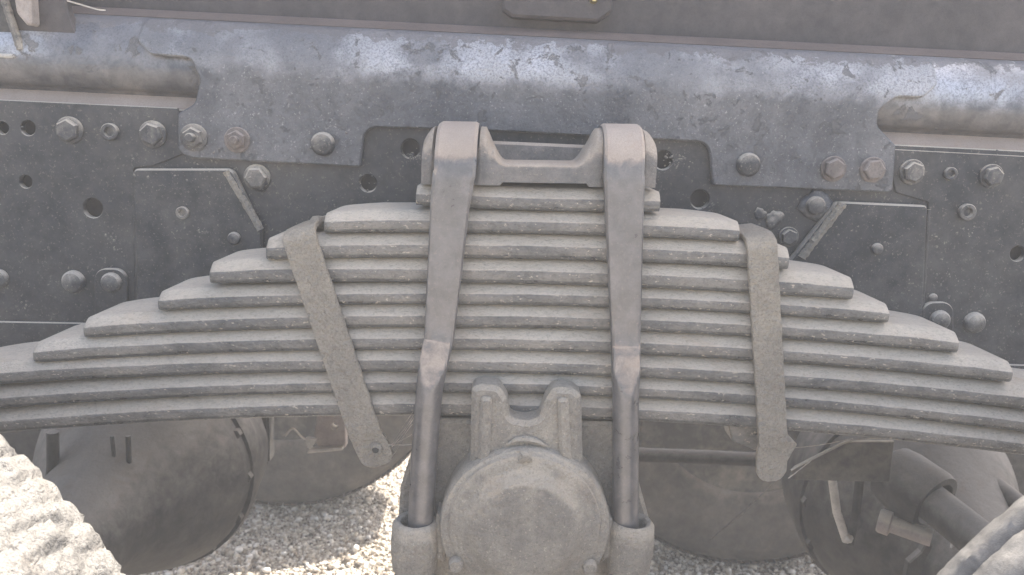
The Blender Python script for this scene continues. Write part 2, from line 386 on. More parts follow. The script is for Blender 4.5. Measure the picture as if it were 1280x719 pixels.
# thin end panels over the web left and right of the springs
yl = YW - 0.003
zl = lambda x, y: xz(x, y, yl)
hl = [circ(*xz(a, b_, yl), c) for a, b_, c in web_h if a < 120]
pl = rounded([(-330, 109), (222, 135), (236, 190), (190, 208, .004), (167, 210, .003), (171, 520), (-330, 510)], yl)
bmobj('end_panel', plate_bm(pl, yl, 0.0025, 0.0008, hl), MAT['web'], frame)
hl = [circ(*xz(a, b_, yl), c) for a, b_, c in web_h if a > 1180]
pr = rounded([(1108, 186), (1560, 210), (1560, 560), (1150, 540), (1161, 253, .003), (1120, 241, .004)], yl)
bmobj('end_panel', plate_bm(pr, yl, 0.0025, 0.0008, hl), MAT['web'], frame)
# lap seam low on the left panel and on the right
plate('lap_strip', [(-330, 396), (100, 404), (168, 407), (168, 520), (-330, 520)], yl - 0.0035, 0.003, MAT['web'], frame, bev=0.001)
plate('lap_strip', [(1236, 455), (1560, 466), (1560, 560), (1236, 560)], yl - 0.0035, 0.003, MAT['web'], frame, bev=0.001)

# reinforcement plate that follows the rolled shoulder
pts = [(168, 17.5, .010), (640, 43), (1178, 70, .014), (1176, 105, .010), (1155, 122, .004), (1122, 121, .012), (1098, 138, .012), (1097, 158, .012), (1120, 182, .004), (1116, 241, .006),
       (891, 232, .004), (886, 178, .015), (735, 170), (600, 163), (456, 159, .015), (450, 209, .004), (240, 198, .012), (222, 190, .010), (222, 142, .004),
       (243, 130, .012), (250, 100, .014), (238, 72, .012), (186, 68, .010), (168, 50, .008)]
outl = rounded(pts, YP, 7)
bm = plate_bm(outl, YP, 0.008, 0.0018, back=True)
for z in np.arange(Z_S0 - 0.002, Z_S1 + 0.02, 0.0032):
    geom = bm.verts[:] + bm.edges[:] + bm.faces[:]
    bmesh.ops.bisect_plane(bm, geom=geom, plane_co=(0, 0, z), plane_no=(0, 0, 1), dist=1e-6)
for x in np.arange(-0.5, 0.55, 0.05):
    geom = bm.verts[:] + bm.edges[:] + bm.faces[:]
    bmesh.ops.bisect_plane(bm, geom=geom, plane_co=(x, 0, 0), plane_no=(1, 0, 0), dist=1e-6)
for v in bm.verts:
    v.co.y += shoulder(v.co.z) * 1.0 + 0.0004 * math.sin(v.co.x * 23) * math.cos(v.co.z * 40)
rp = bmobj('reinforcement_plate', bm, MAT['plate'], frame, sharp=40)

# gussets
gs = plate('gusset_plate', [(166, 211, .006), (290, 211, .010), (327, 288, .006), (324, 420), (172, 420)], YW - 0.011, 0.008, MAT['gusset'], frame, bev=0.002,
           holes=[(229, 266, .0045), (293, 298, .006)])
gs2 = plate('gusset_plate', [(1046, 252, .008), (1160, 257, .005), (1150, 470), (985, 430), (984, 330, .004)], YW - 0.011, 0.008, MAT['gusset'], frame, bev=0.002,
            holes=[(1096, 311, .0045)])
# edge welds on the slanted gusset edges
def weld(name, p0, p1, Y, r, mat, parent):
    a = V(*p0, Y); b_ = V(*p1, Y); n = max(6, int((b_ - a).length / 0.0028)); P = []; rad = []
    for i in range(n + 1):
        P.append(a.lerp(b_, i / n) + Vector((random.uniform(-1, 1), 0, random.uniform(-1, 1))) * 0.0004); rad.append(r * (1 + 0.06 * math.sin(i * 2.1) + random.uniform(-.07, .07)))
    return tube(name, P, r, mat, parent, n=8, radii=rad)
weld('weld_bead', (283, 214), (326, 287), YW - 0.009, 0.0045, MAT['strap'], frame)
weld('weld_bead', (1053, 254), (1001, 322), YW - 0.009, 0.006, MAT['strap'], frame)
weld('weld_bead', (168, 214), (172, 400), YW - 0.006, 0.0018, MAT['web'], frame)
weld('weld_bead', (1161, 262), (1152, 392), YW - 0.006, 0.0025, MAT['web'], frame)
# dark mounting block beside the right gusset and mud lumps
def lump(name, px, py, Y, r, mat, parent, flat=0.5, seed=0, n=14, lobes=0.25):
    bm = bmesh.new(); bmesh.ops.create_icosphere(bm, subdivisions=3, radius=1.0)
    c = V(px, py, Y); rr = random.Random(seed); ph = [rr.uniform(0, 6) for _ in range(6)]
    for v in bm.verts:
        k = 1 + lobes * (math.sin(3 * v.co.x + ph[0]) * math.cos(2.5 * v.co.z + ph[1]) + 0.5 * math.sin(7 * v.co.x + ph[2]) * math.sin(6 * v.co.z + ph[3]) + .25 * math.sin(13 * v.co.z + ph[4]))
        v.co = Vector((v.co.x * k * r, v.co.y * k * r * flat, v.co.z * k * r)) + c
    return bmobj(name, bm, mat, parent, 60)
lump('mud_lump', 1020, 256, YW - .002, 0.017, MAT['plate'], frame, .4, 3)
lump('mud_lump', 968, 274, YW - .001, 0.010, MAT['bolt'], frame, .35, 9)
lump('mud_lump', 950, 268, YW - .001, 0.007, MAT['bolt'], frame, .3, 11)
lump('mud_lump', 322, 226, YW - .002, 0.012, MAT['gusset'], frame, .4, 5)

# ---- bolts
def hexhead(rad, h, n=6, rot=0.0, dome=0.0):
    """hexagon head: (verts, faces) with chamfered crown, axis -y, seated at y=0"""
    secs = []
    for r, y in ((rad, 0), (rad, -h * 0.82), (rad * 0.86, -h)):
        secs.append([(r * math.cos(rot + math.pi / 3 * k), y, r * math.sin(rot + math.pi / 3 * k)) for k in range(6)])
    return secs
def bolt(px, py, Y, r_px, kind='hex', mat='bolt', parent=None, label=None):
    parent = parent or frame
    c = V(px, py, Y); s = r_px * 0.00086; parts = []
    rot = random.uniform(0, 1)
    bm = bmesh.new()
    def ring(profile, n=24, tilt=0.0, hexa=False, cap=True):
        prev = None; first = None
        for r, y in profile:
            cur = [bm.verts.new((c.x + r * math.cos(rot + 2 * math.pi * k / n), c.y + y, c.z + r * math.sin(rot + 2 * math.pi * k / n))) for k in range(n)]
            if prev:
                for k in range(n): bm.faces.new((prev[k], prev[(k + 1) % n], cur[(k + 1) % n], cur[k]))
            prev = cur
        if cap: bm.faces.new(prev)
    if kind == 'hex':
        ring([(s * .88, 0), (s * .88, -s * .62), (s * .74, -s * .72)], 6)
    elif kind == 'nut':
        ring([(s * .80, 0), (s * .80, -s * .55), (s * .68, -s * .64)], 6)
        ring([(s * .36, -s * .6), (s * .36, -s * 1.05), (s * .28, -s * 1.12)], 14)
    elif kind == 'hollow':
        ring([(s * .95, 0), (s * .95, -s * .5), (s * .85, -s * .6), (s * .55, -s * .6), (s * .5, -s * .5), (s * .5, -s * .1)], 20)
    elif kind == 'round':
        ring([(s, 0), (s * .97, -s * .3), (s * .8, -s * .52), (s * .5, -s * .62), (s * .2, -s * .66)], 20)
    o = bmobj('bolt', bm, MAT[mat], parent, 30)
    if kind in ('hex', 'nut'):
        w_ = lathe('washer', [(s * .3, -.0005), (s * 1.02, -.0005), (s * 1.0, .0), (s * 1.06, .001), (s * 1.06, -.0028), (s * 1.0, -.0034), (s * .3, -.0034)], MAT[mat], o, n=24, at=tuple(c))
    if label: o['label'] = label
    return o
yb = YP; yw2 = yl
for a in [(88, 163, yw2, 17, 'hex'), (139, 165, yw2, 12, 'hollow'), (192, 168, yw2, 17, 'hex'), (243, 172, yb, 17, 'nut'), (404, 180, yb, 16, 'round'),
          (322, 222, YW, 17, 'hex'), (93, 352, yw2, 16, 'round'), (935, 206, yb, 16, 'round'),
          (1139, 215, yw2, 16, 'hex'), (1238, 220, yw2, 15, 'hex'), (1207, 265, yw2, 12, 'hollow'), (1187, 217, yw2, 9, 'hollow'), (1217, 403, yw2, 15, 'round'),
          (229, 266, YW - .011, 9, 'hollow'), (293, 298, YW - .011, 9, 'round'), (1096, 311, YW - .011, 8, 'round'), (985, 296, YW, 13, 'hex'), (0, 348, yw2, 13, 'round'), (1019, 257, YW - .01, 13, 'round')]:
    bolt(*a)
bolt(297, 175, yb, 16, 'nut', 'rust', label='rusty brown bolt with stud end')
bolt(1041, 211, yb, 16, 'hex', 'rust'); bolt(1090, 212, yb, 16, 'hex', 'rust')
# tabs with an arched edge round a bolt
def tab(cx, cy, w_, h_, Y):
    p = rounded([(cx - w_, cy + h_), (cx - w_, cy - w_, .014), (cx + w_, cy - w_, .014), (cx + w_, cy + h_)], Y, 8)
    return bmobj('bolt_tab', plate_bm(p, Y, 0.006, 0.001), MAT['web'], frame)
tab(138, 356, 20, 60, yl - 0.0075); bolt(140, 353, yl - 0.0075, 14, 'round')
tab(1172, 398, 20, 60, yl - 0.0075); bolt(1174, 400, yl - 0.0075, 14, 'round')
bolt(1166, 372, yl, 6, 'round')

# small weld spatter / mud specks stuck to the web: uncountable
vs = []; fs = []
spots = [(random.uniform(0, 1280), random.uniform(150, 420), 1) for _ in range(170)]
for cx_, cy_, n_, sp_ in ((518, 196, 26, 7), (846, 200, 34, 9), (888, 258, 30, 9), (462, 222, 12, 9), (982, 262, 40, 16), (952, 292, 24, 14), (1212, 292, 20, 8), (1168, 300, 16, 8), (1096, 306, 30, 14),
                          (1060, 300, 24, 20), (262, 290, 14, 8), (330, 232, 20, 12), (268, 204, 34, 20), (180, 206, 24, 12), (205, 160, 16, 14), (120, 165, 12, 12), (134, 298, 10, 7), (148, 314, 8, 5), (1180, 350, 12, 10), (20, 390, 10, 14)):
    for _ in range(n_): spots.append((random.gauss(cx_, sp_), random.gauss(cy_, sp_ * .6), 1.15))
for px, py, big in spots:
    c = V(px, py, (YP if 240 < px < 1110 and py < 190 + (px - 240) * .05 and not (455 < px < 890 and py > 155) else yl if (px < 166 or px > 1162) else YW))
    if (172 < px < 318 and 216 < py < 400) or (1010 < px < 1155 and 262 < py < 400): c.y = YW - .011
    r = big * random.choice([0.0007, 0.0009, 0.0011, 0.0014, .0019]); n0 = len(vs)
    for k in range(6):
        a = math.pi / 3 * k; q = random.uniform(.5, 1.5); vs.append((c.x + r * q * math.cos(a), c.y + .0002, c.z + r * q * math.sin(a)))
    vs.append((c.x, c.y - r * .3, c.z))
    for k in range(6): fs.append((n0 + k, n0 + (k + 1) % 6, n0 + 6))
sp = mesh('mud_specks', vs, fs, MAT['bolt'], frame, recalc=False, sharp=80); sp['kind'] = 'stuff'

# ================================================================== subframe above
subf = thing('body_subframe', 'dark reddish grey steel beam above the chassis rail with a small bolted block', 'subframe')
z0 = ztop - 0.03
def boxo(name, x0, x1, y0, y1, z0, z1, mat, parent, bev=0.003):
    bm = bmesh.new(); bmesh.ops.create_cube(bm, size=1)
    for v in bm.verts: v.co = Vector(((x0 + x1) / 2 + v.co.x * (x1 - x0), (y0 + y1) / 2 + v.co.y * (y1 - y0), (z0 + z1) / 2 + v.co.z * (z1 - z0)))
    if bev: bmesh.ops.bevel(bm, geom=bm.edges[:], offset=bev, segments=2, affect='EDGES')
    return bmobj(name, bm, mat, parent)
boxo('beam', -1.1, 1.1, ysub + 0.012, ysub + 0.09, z0 + .002, ztop + 0.46, MAT['sub'], subf, 0.004)  # carried up out of view to keep the spring and U-bolts in shade
boxo('shade_deck', -1.6, 1.6, ysub + 0.02, 1.22, ztop + 0.465, ztop + 0.475, MAT['sub'], subf, 0)  # unseen deck added to keep sun off the axle housings
yk = ysub + 0.012
kb = plate('mounting_block', [(628, -60), (628, 12, .004), (640, 21, .004), (748, 27, .008), (766, 14, .006), (764, -60)], yk - 0.022, 0.0215, MAT['sub'], subf, bev=0.003)
cb_ = V(742, 0, yk - .022)
lathe('grease_nipple', [(0, -.008), (.003, -.008), (.0045, -.004), (.005, -.001), (.005, .001)], MAT['brass'], kb, n=12, at=tuple(cb_))

# cast bracket at the upper left, with its curved edge
brk = thing('cast_bracket', 'dark grey cast bracket with concave right edge at the upper left of the rail', 'bracket')
ybk = YW - 0.012
def curve_plate(name, pts, Y, thick, mat, parent, bev=0.0015):
    return plate(name, pts, Y, thick, mat, parent, bev)
curve_plate('flange', [(-200, -120), (70, -120), (78, -20), (84, 12, .03), (95, 42, .05), (110, 66, .05), (128, 88, .004), (-200, 70)], ybk + .022, 0.012, MAT['sub'], brk)
plate('rib', [(8, -60), (34, -60), (40, 40, .004), (20, 16, .01)], ybk + 0.004, 0.016, MAT['pink'], brk, bev=.002)
weld('weld_bead', (4, -6), (26, 62), ybk + .016, .0045, MAT['bolt'], brk)
plate('recess_shade', [(-200, -60), (0, -60), (24, 60, .004), (10, 72, .01), (-200, 66)], ybk + 0.0205, 0.002, MAT['dark'], brk, bev=.0005)  # flat dark plate painting the shade of a recess
boxo('lip', V(-30, 66, ybk).x, V(11, 66, ybk).x, ybk + .008, ybk + .022, V(0, 71, ybk).z, V(0, 66, ybk).z, MAT['plain'], brk, .0015)
def wire(name, pts, r, mat, parent=None): return tube(name, spline(pts, 8), r, mat, parent, n=6)
wire('trim_wire', [V(84, 1, ybk + .02), V(105, 7, ybk + .02), V(122, 12, ybk + .018), V(132, 13, ybk + .018)], .0009, MAT['plain'], brk)

# ================================================================== leaf spring
spring = thing('leaf_spring', 'stack of ten dusty curved steel spring leaves stepping longer towards the bottom', 'leaf spring')
rows = [234, 263.5, 293, 324.6, 356, 382.8, 411.3, 439.9, 468.4, 494, 523]      # joint rows at px x = 650
leaves = [  # left tip x, its bottom y ; right tip x, its bottom y
    ((519, 257), (827, 265.5)), ((404, 292), (926, 303)), ((331, 325.6), (988, 338)), ((260, 356), (1069, 376)), ((195, 389.5), (1114, 405.6)),
    ((102, 424), (1201, 443)), ((39, 455), (1268, 480)), ((-70, 492), (1395, 528)), ((-190, 537), (1500, 575)), ((-210, 570), (1530, 612))]
def leaf(i):
    (lx, ly), (rx, ry) = leaves[i]
    P = [V(lx, ly), V(650, rows[i + 1]), V(rx, ry)]
    if i >= 7:      # curve measured inside the picture, tips run on beyond it
        ly0 = {7: 481.5, 8: 512, 9: 543}[i]; ry0 = {7: 512.5, 8: 541.5, 9: 571}[i]
        A = [V(0, ly0), V(650, rows[i + 1]), V(1280, ry0)]
    else: A = P
    co = np.polyfit([a.x for a in A], [a.z for a in A], 2)
    th = (V(650, rows[i]).z - V(650, rows[i + 1]).z) * 0.972
    x0, x1 = P[0].x, P[2].x; n = max(30, int((x1 - x0) / 0.012))
    W = 0.09; secs = []
    xs_ = sorted(set([x0, x0 + .0015, x0 + .004, x0 + .009, x0 + .018, x0 + 0.03, x1 - .0015, x1 - .004, x1 - .009, x1 - .018, x1 - .03] + list(np.linspace(x0 + .045, x1 - .045, n))))
    for x in xs_:
        z = np.polyval(co, x); d = min(x - x0, x1 - x)
        e = 0.0 if d > .009 else (.009 - d) / .009
        y0 = 0.0045 * e ** 2.2; y1 = W - 0.012 * (max(0, (.03 - d) / .03)) ** 1.6
        tt = th * (1 - 0.10 * max(0, (.045 - d) / .045) - 0.07 * e ** 2)
        wob = 0.5 * 0.00045 * math.sin(x * 61 + i * 2.3) + 0.0003 * math.sin(x * 143 + i)
        y0 += wob + 0.0006 * math.sin(i * 5.1)
        cs = [(y1, 0), (y1, tt), (y0 + .014, tt), (y0 + .0105, tt * .97), (y0 + .0070, tt * .86), (y0 + .0036, tt * .72), (y0 + .0016, tt * .625), (y0 + .0006, tt * .58), (y0 + .0001, tt * .53), (y0, tt * .46), (y0 + .0002, tt * .22),
              (y0 + .0012, tt * .09), (y0 + .0032, tt * .02), (y0 + .006, 0)]
        secs.append([(x, y, z + h) for y, h in cs])
    o = sweep('leaf', secs, MAT['leaf'], spring, sharp=48)
    return co
cos_ = [leaf(i) for i in range(10)]

# clips (straps) round the pack
def strap(path, wdt, th, parent, name='rebound_clip', tilt=(0, 0)):
    """path: centre line points (Vector) ; width direction stays in x-z plane, perpendicular to the front run"""
    P = path; secs = []
    front = (P[-3] - P[4]); fdir = Vector((front.x, 0, front.z)).normalized(); wd = Vector((-fdir.z, 0, fdir.x))
    if wd.x < 0: wd = -wd
    for i, p in enumerate(P):
        t_ = (P[min(i + 1, len(P) - 1)] - P[max(i - 1, 0)]).normalized()
        nrm = t_.cross(wd).normalized()
        ww = wdt[i] if isinstance(wdt, list) else wdt
        b_ = 0.0008
        hw = ww / 2; ht = th / 2
        j = 0.0004 * math.sin(i * 1.7)
        cs = [(-hw, -ht + b_), (-hw + b_, -ht), (hw - b_ + j, -ht), (hw + j, -ht + b_), (hw + j, ht - b_), (hw - b_ + j, ht), (-hw + b_, ht), (-hw, ht - b_)]
        secs.append([p + wd * a + nrm * c for a, c in cs])
    return sweep(name, secs, MAT['strap'], parent, sharp=40)
def strap_path(top, bot, low, y0=-0.0045, back=0.085):
    """front run from px top to px bot, tail to low; wraps back over the pack at the top"""
    a = V(*top, y0); b_ = V(*bot, y0); c = V(*low, y0)
    out = []
    out.append(a + Vector((0, back, .006))); out.append(a + Vector((0, back * .5, .006))); out.append(a + Vector((0, .016, .0055))); out.append(a + Vector((0, .008, .0035))); out.append(a + Vector((0, .0025, .0005)))
    out.append(a + (b_ - a).normalized() * .006)
    n = 26
    for k in range(1, n + 1):
        q = a.lerp(b_, k / n); out.append(q + Vector((0.00008 * math.sin(k * 1.3), 0.0001 * math.sin(k * .9), 0)))
    d = (c - b_)
    for k in (0.15, .3, .5, .78, .9, .97, 1.0): out.append(b_ + d * k + Vector((0, 0.0035 * min(k, .3) / .3, 0)))
    return out
p = strap_path((373, 294), (456, 541), (475, 583))
wl = [.034] * 4 + [.033] * 24 + [.033] * 4 + [.033, .033, .032, .029, .017]
wl = [.034] * (len(p) - 7) + [.034, .036, .036, .035, .030, .022, .012]
strap(p, wl, .0055, spring)
p = strap_path((952, 304), (966, 552), (965, 602))
wl = [.030] * (len(p) - 7) + [.031, .032, .032, .031, .026, .019, .010]
strap(p, wl, .006, spring)
# rivets at the strap feet and on top
c = V(470, 561, -.0030)
lathe('rivet', [(0.0030, -.001), (.0038, -.0040), (.0062, -.0040), (.0074, -.0014), (.0074, .004)], MAT['strap'], spring, n=18, at=tuple(c))
lathe('rivet', [(0, -.0012), (.0045, -.001), (.006, .0), (.006, .005)], MAT['strap'], spring, n=18, at=tuple(V(966, 586, -.0034)))
lathe('hole_shade_disc', [(0, -.0044), (.0032, -.0044), (.0036, -.003)], MAT['dark'], spring, n=14, at=tuple(c))  # dark disc painted as the shaded inside of a hole
plate('bent_lip', [(980, 538), (997, 556, .002), (981, 583)], -.004, .0035, MAT['strap'], spring, bev=.001)
for q in ((398, 279), (944, 296)):
    c = V(*q, .035); lathe('rivet', [(.009, -.004), (.009, .003), (.006, .007), (0, .008)], MAT['strap'], spring, n=18, axis='z', at=tuple(c))
# pad under the strap, behind
plate('clip_pad', [(908, 520), (946, 520), (950, 566, .004), (915, 552, .006)], .02, .03, MAT['leaf'], spring, bev=.002)

# ================================================================== spring saddle on top
sad = thing('spring_saddle', 'dusty cast iron saddle with a dished middle holding both U-bolts on top of the spring', 'saddle')
zb0 = V(650, 235).z + .0006
xl0 = V(527, 200).x; xr0 = V(822, 200).x
xA0, xA1 = V(541, 200).x, V(598, 200).x        # left bolt seat
xB0, xB1 = V(754, 200).x, V(806, 200).x        # right bolt seat
secs = []
slope = (V(806, 236).z - V(541, 232).z) / (V(806, 236).x - V(541, 232).x)
def sm01(t): t = max(0, min(1, t)); return t * t * (3 - 2 * t)
for x in np.linspace(xl0, xr0, 96):
    base = V(541, 232).z + slope * (x - xA0) + .001
    H = .0575; Wd = 0.045; yo = 0.0
    if xA0 < x < xA1 or xB0 < x < xB1: H = .0475; yo = .003
    # dish between the seats
    xm0, xm1 = xA1 + .006, xB0 - .006
    if xm0 < x < xm1:
        d = min(x - xm0, xm1 - x); H = .056 - .0325 * sm01(d / .021) ** .6
    # outer ears lean down to the outside
    if x < xA0: H = .0575 - .012 * ((xA0 - x) / (xA0 - xl0)) ** 2
    if x > xB1: H = .0575 - .012 * ((x - xB1) / (xr0 - xB1)) ** 2
    foot = 0.0 if (x < V(625, 235).x or x > V(733, 238).x) else .0032
    n = 22; sec = []
    sec.append((x, .045 + Wd - yo, base + foot)); 
    for k in range(n + 1):
        a = math.pi * k / n; ca_, sa_ = math.cos(a), math.sin(a)
        e = 0.78 if H > .04 else .5
        yy = .045 + (Wd - yo) * math.copysign(abs(ca_) ** e, ca_); z_ = base + .016 + (H - .016) * abs(sa_) ** e
        sec.append((x, yy, z_))
    sec.append((x, .045 - Wd + yo, base + foot))
    secs.append(sec)
sweep('saddle_casting', secs, MAT['saddle'], sad, sharp=60)
plate('back_lip', [(606, 176), (742, 182), (740, 214), (606, 210)], 0.072, 0.012, MAT['saddle'], sad, bev=.003)

# ================================================================== U-bolts
def ubolt(path_px, seat_px, widths, label):
    """path_px: centre pixels of the front leg from the seat down; a forged flat strap that turns into a round bar"""
    secs = []; NA = 40
    def section(c, t_, wd, a, b_, r, out):
        nn = t_.cross(wd).normalized()
        if nn.dot(out) < 0: nn = -nn
        pts_ = []
        for k in range(NA):
            th = 2 * math.pi * (k + .5) / NA; cs, sn = math.cos(th), math.sin(th)
            e = 1e9
            e = min(e, a / max(abs(cs), 1e-6), b_ / max(abs(sn), 1e-6), r)
            # small corner rounding
            e = min(e, (a + b_ - .0022) / (abs(cs) + abs(sn)))
            pts_.append(c + wd * (e * cs) + nn * (e * sn))
        return pts_
    s0 = V(*seat_px, -.0085)          # where the bend begins, front
    a0 = widths[0][1] / 2
    H = .043
    cy = .045; ry = cy - s0.y
    wd = Vector((1, 0, slope)).normalized()
    pathb = []
    zback = s0.z - .40
    for k in range(5): pathb.append((Vector((s0.x, cy + ry, zback + (s0.z - zback) * k / 5)), .0070 if k > 2 else .0135, .019 if k > 2 else .0135, .03 if k > 2 else .0135, Vector((0, 1, 0))))
    for k in range(0, 25):
        a = math.pi * k / 24
        y = cy + ry * math.copysign(abs(math.cos(a)) ** .85, math.cos(a)); z = s0.z + H * math.sin(a) ** .85 if 0 < k < 24 else s0.z
        pathb.append((Vector((s0.x, y, z)), .0070, a0, .05, Vector((0, math.cos(a), math.sin(a) + .01))))
    # front leg
    fr = []
    for (px, py, wpx, b_, r) in path_px:
        yc_ = -.0015 - b_ - .0005
        c = V(px, py, yc_); a = wpx * .5 * (c.y - CAM.y) / F * 1.0
        fr.append((c, b_, a, r))
    out = Vector((0, -1, 0))
    dense = []
    for i in range(len(fr) - 1):
        n = 10
        for k in range(n):
            u = k / n
            dense.append((fr[i][0].lerp(fr[i + 1][0], u), fr[i][1] * (1 - u) + fr[i + 1][1] * u, fr[i][2] * (1 - u) + fr[i + 1][2] * u, fr[i][3] * (1 - u) + fr[i + 1][3] * u))
    dense.append(fr[-1])
    allp = [(c, b_, a, r, o_) for c, b_, a, r, o_ in pathb] + [(c, b_, a, r, out) for c, b_, a, r in dense]
    for i, (c, b_, a, r, o_) in enumerate(allp):
        t_ = (allp[min(i + 1, len(allp) - 1)][0] - allp[max(i - 1, 0)][0]).normalized()
        w_ = (wd - wd.dot(t_) * t_).normalized()
        secs.append(section(c, t_, w_, a, b_, r, o_))
    o = sweep('u_bolt', secs, MAT['ubolt'], None, sharp=24)
    tag(o, label, 'u-bolt', 'u-bolts clamping the spring')
    return o
ubolt([(567, 222, 52, .0070, .05), (563, 255, 49, .0070, .05), (549, 424, 38, .0072, .0195), (543, 450, 37, .0098, .0168), (537, 484, 35, .0133, .0138), (531, 560, 34, .0135, .0137), (526, 650, 34, .0135, .0137), (522, 760, 34, .0135, .0137)],
      (569, 216), [(0, .0410)], 'left clean purple-grey U-bolt leaning outwards over the spring')
ubolt([(780, 225, 50, .0070, .05), (780, 255, 48, .0070, .05), (782, 430, 37, .0072, .0195), (782, 456, 36, .0098, .0168), (782, 490, 34, .0133, .0138), (782, 560, 34, .0135, .0137), (782, 650, 34, .0135, .0137), (782, 760, 34, .0135, .0137)],
      (779, 219), [(0, .0395)], 'right speckled grey U-bolt hanging straight down over the spring')

# ================================================================== trunnion saddle and hub
hub = thing('trunnion_hub', 'dusty cast iron trunnion hub with round cap and two prongs under the spring', 'trunnion hub')
body = [(524, 524), (516, 560), (500, 610, .01), (497, 660), (500, 720, .006), (548, 735), (560, 830), (750, 830), (765, 725), (812, 720, .006), (812, 650), (798, 600, .01), (792, 529)]
plate('hub_body', body, 0.006, 0.082, MAT['cast'], hub, bev=.004)
c = V(656, 662, -.048); prof = [(0, -.0055), (.030, -.006), (.048, -.0058), (.053, -.0045), (.057, -.001), (.061, .0015), (.066, .0035), (.072, .004), (.077, .006), (.080, .012), (.0815, .02), (.0815, .068)]
lathe('hub_cap', prof, MAT['cast'], hub, n=72, at=tuple(c), jit=.004)
pr_ = rounded([(587, 640), (589, 486, .008), (600, 482, .008), (624, 484, .010), (634, 500, .01), (637, 524, .008), (657, 528, .02), (674, 524, .008), (683, 500, .01), (692, 485, .010), (716, 487, .008), (727, 495, .008), (730, 640)], -.028, 6)
bmobj('prong_plate', plate_bm(pr_, -.028, .030, .005), MAT['cast'], hub)
plate('rib', [(601, 497, .004), (615, 498, .004), (612, 580), (597, 580)], -.0335, .008, MAT['cast'], hub, bev=.003)
plate('rib', [(697, 499, .004), (711, 499, .004), (715, 580), (700, 580)], -.0335, .008, MAT['cast'], hub, bev=.003)
tube('rib', [V(px, py, -.030) for px, py in ((633, 556), (645, 550), (658, 549), (672, 552), (684, 558))], .004, MAT['cast'], hub, n=8, radii=[.001, .003, .004, .003, .001])
lump('casting_boss', 657, 571, -.044, .0075, MAT['cast'], hub, .5, 8)
# collar blending cap and prongs
c2 = V(656, 660, -.034); lathe('hub_ring', [(.070, -.006), (.082, -.0055), (.0865, -.003), (.0885, .003), (.0885, .04)], MAT['cast'], hub, n=72, at=tuple(c2), jit=.006)
for a in ((570, 706), (737, 709)): 
    c = V(*a, -.045); lathe('cap_screw', [(0, -.006), (.006, -.0055), (.0075, -.003), (.0078, .004)], MAT['cast'], hub, n=16, at=tuple(c))
# two slanted struts of the cap at its lower corners
# lugs with real bores for the U-bolt legs, and nuts under them
def lug(px, py, r_px, label=None):
    c = V(px, py, -.0155); r = r_px * .00079
    prof_ = [(.0150, -.05), (.0150, -.004), (.0165, -.0005), (.020, .001), (r - .003, 0.0), (r, -.004), (r + .0012, -.02), (r + .001, -.034), (r - .001, -.055), (.0150, -.055)]
    o = lathe('bolt_lug', prof_, MAT['cast'], hub, n=36, axis='z', at=tuple(c), jit=.01)
    n_ = []
    for rr, dz in ((.0195, -.056), (.0215, -.058), (.0215, -.082), (.0195, -.084)):
        n_.append([(c.x + rr * math.cos(.3 + math.pi / 3 * k), c.y + rr * math.sin(.3 + math.pi / 3 * k), c.z + dz) for k in range(6)])
    sweep('lock_nut', n_, MAT['ubolt'], hub, sharp=25)
lug(520, 650, 31); lug(790, 651, 30)
# webs joining the lugs to the hub
plate('lug_web', [(545, 640, .004), (556, 650), (556, 705), (545, 700)], -.025, .035, MAT['cast'], hub, bev=.003)
plate('lug_web', [(752, 652), (766, 645, .004), (766, 695), (752, 705)], -.025, .035, MAT['cast'], hub, bev=.003)

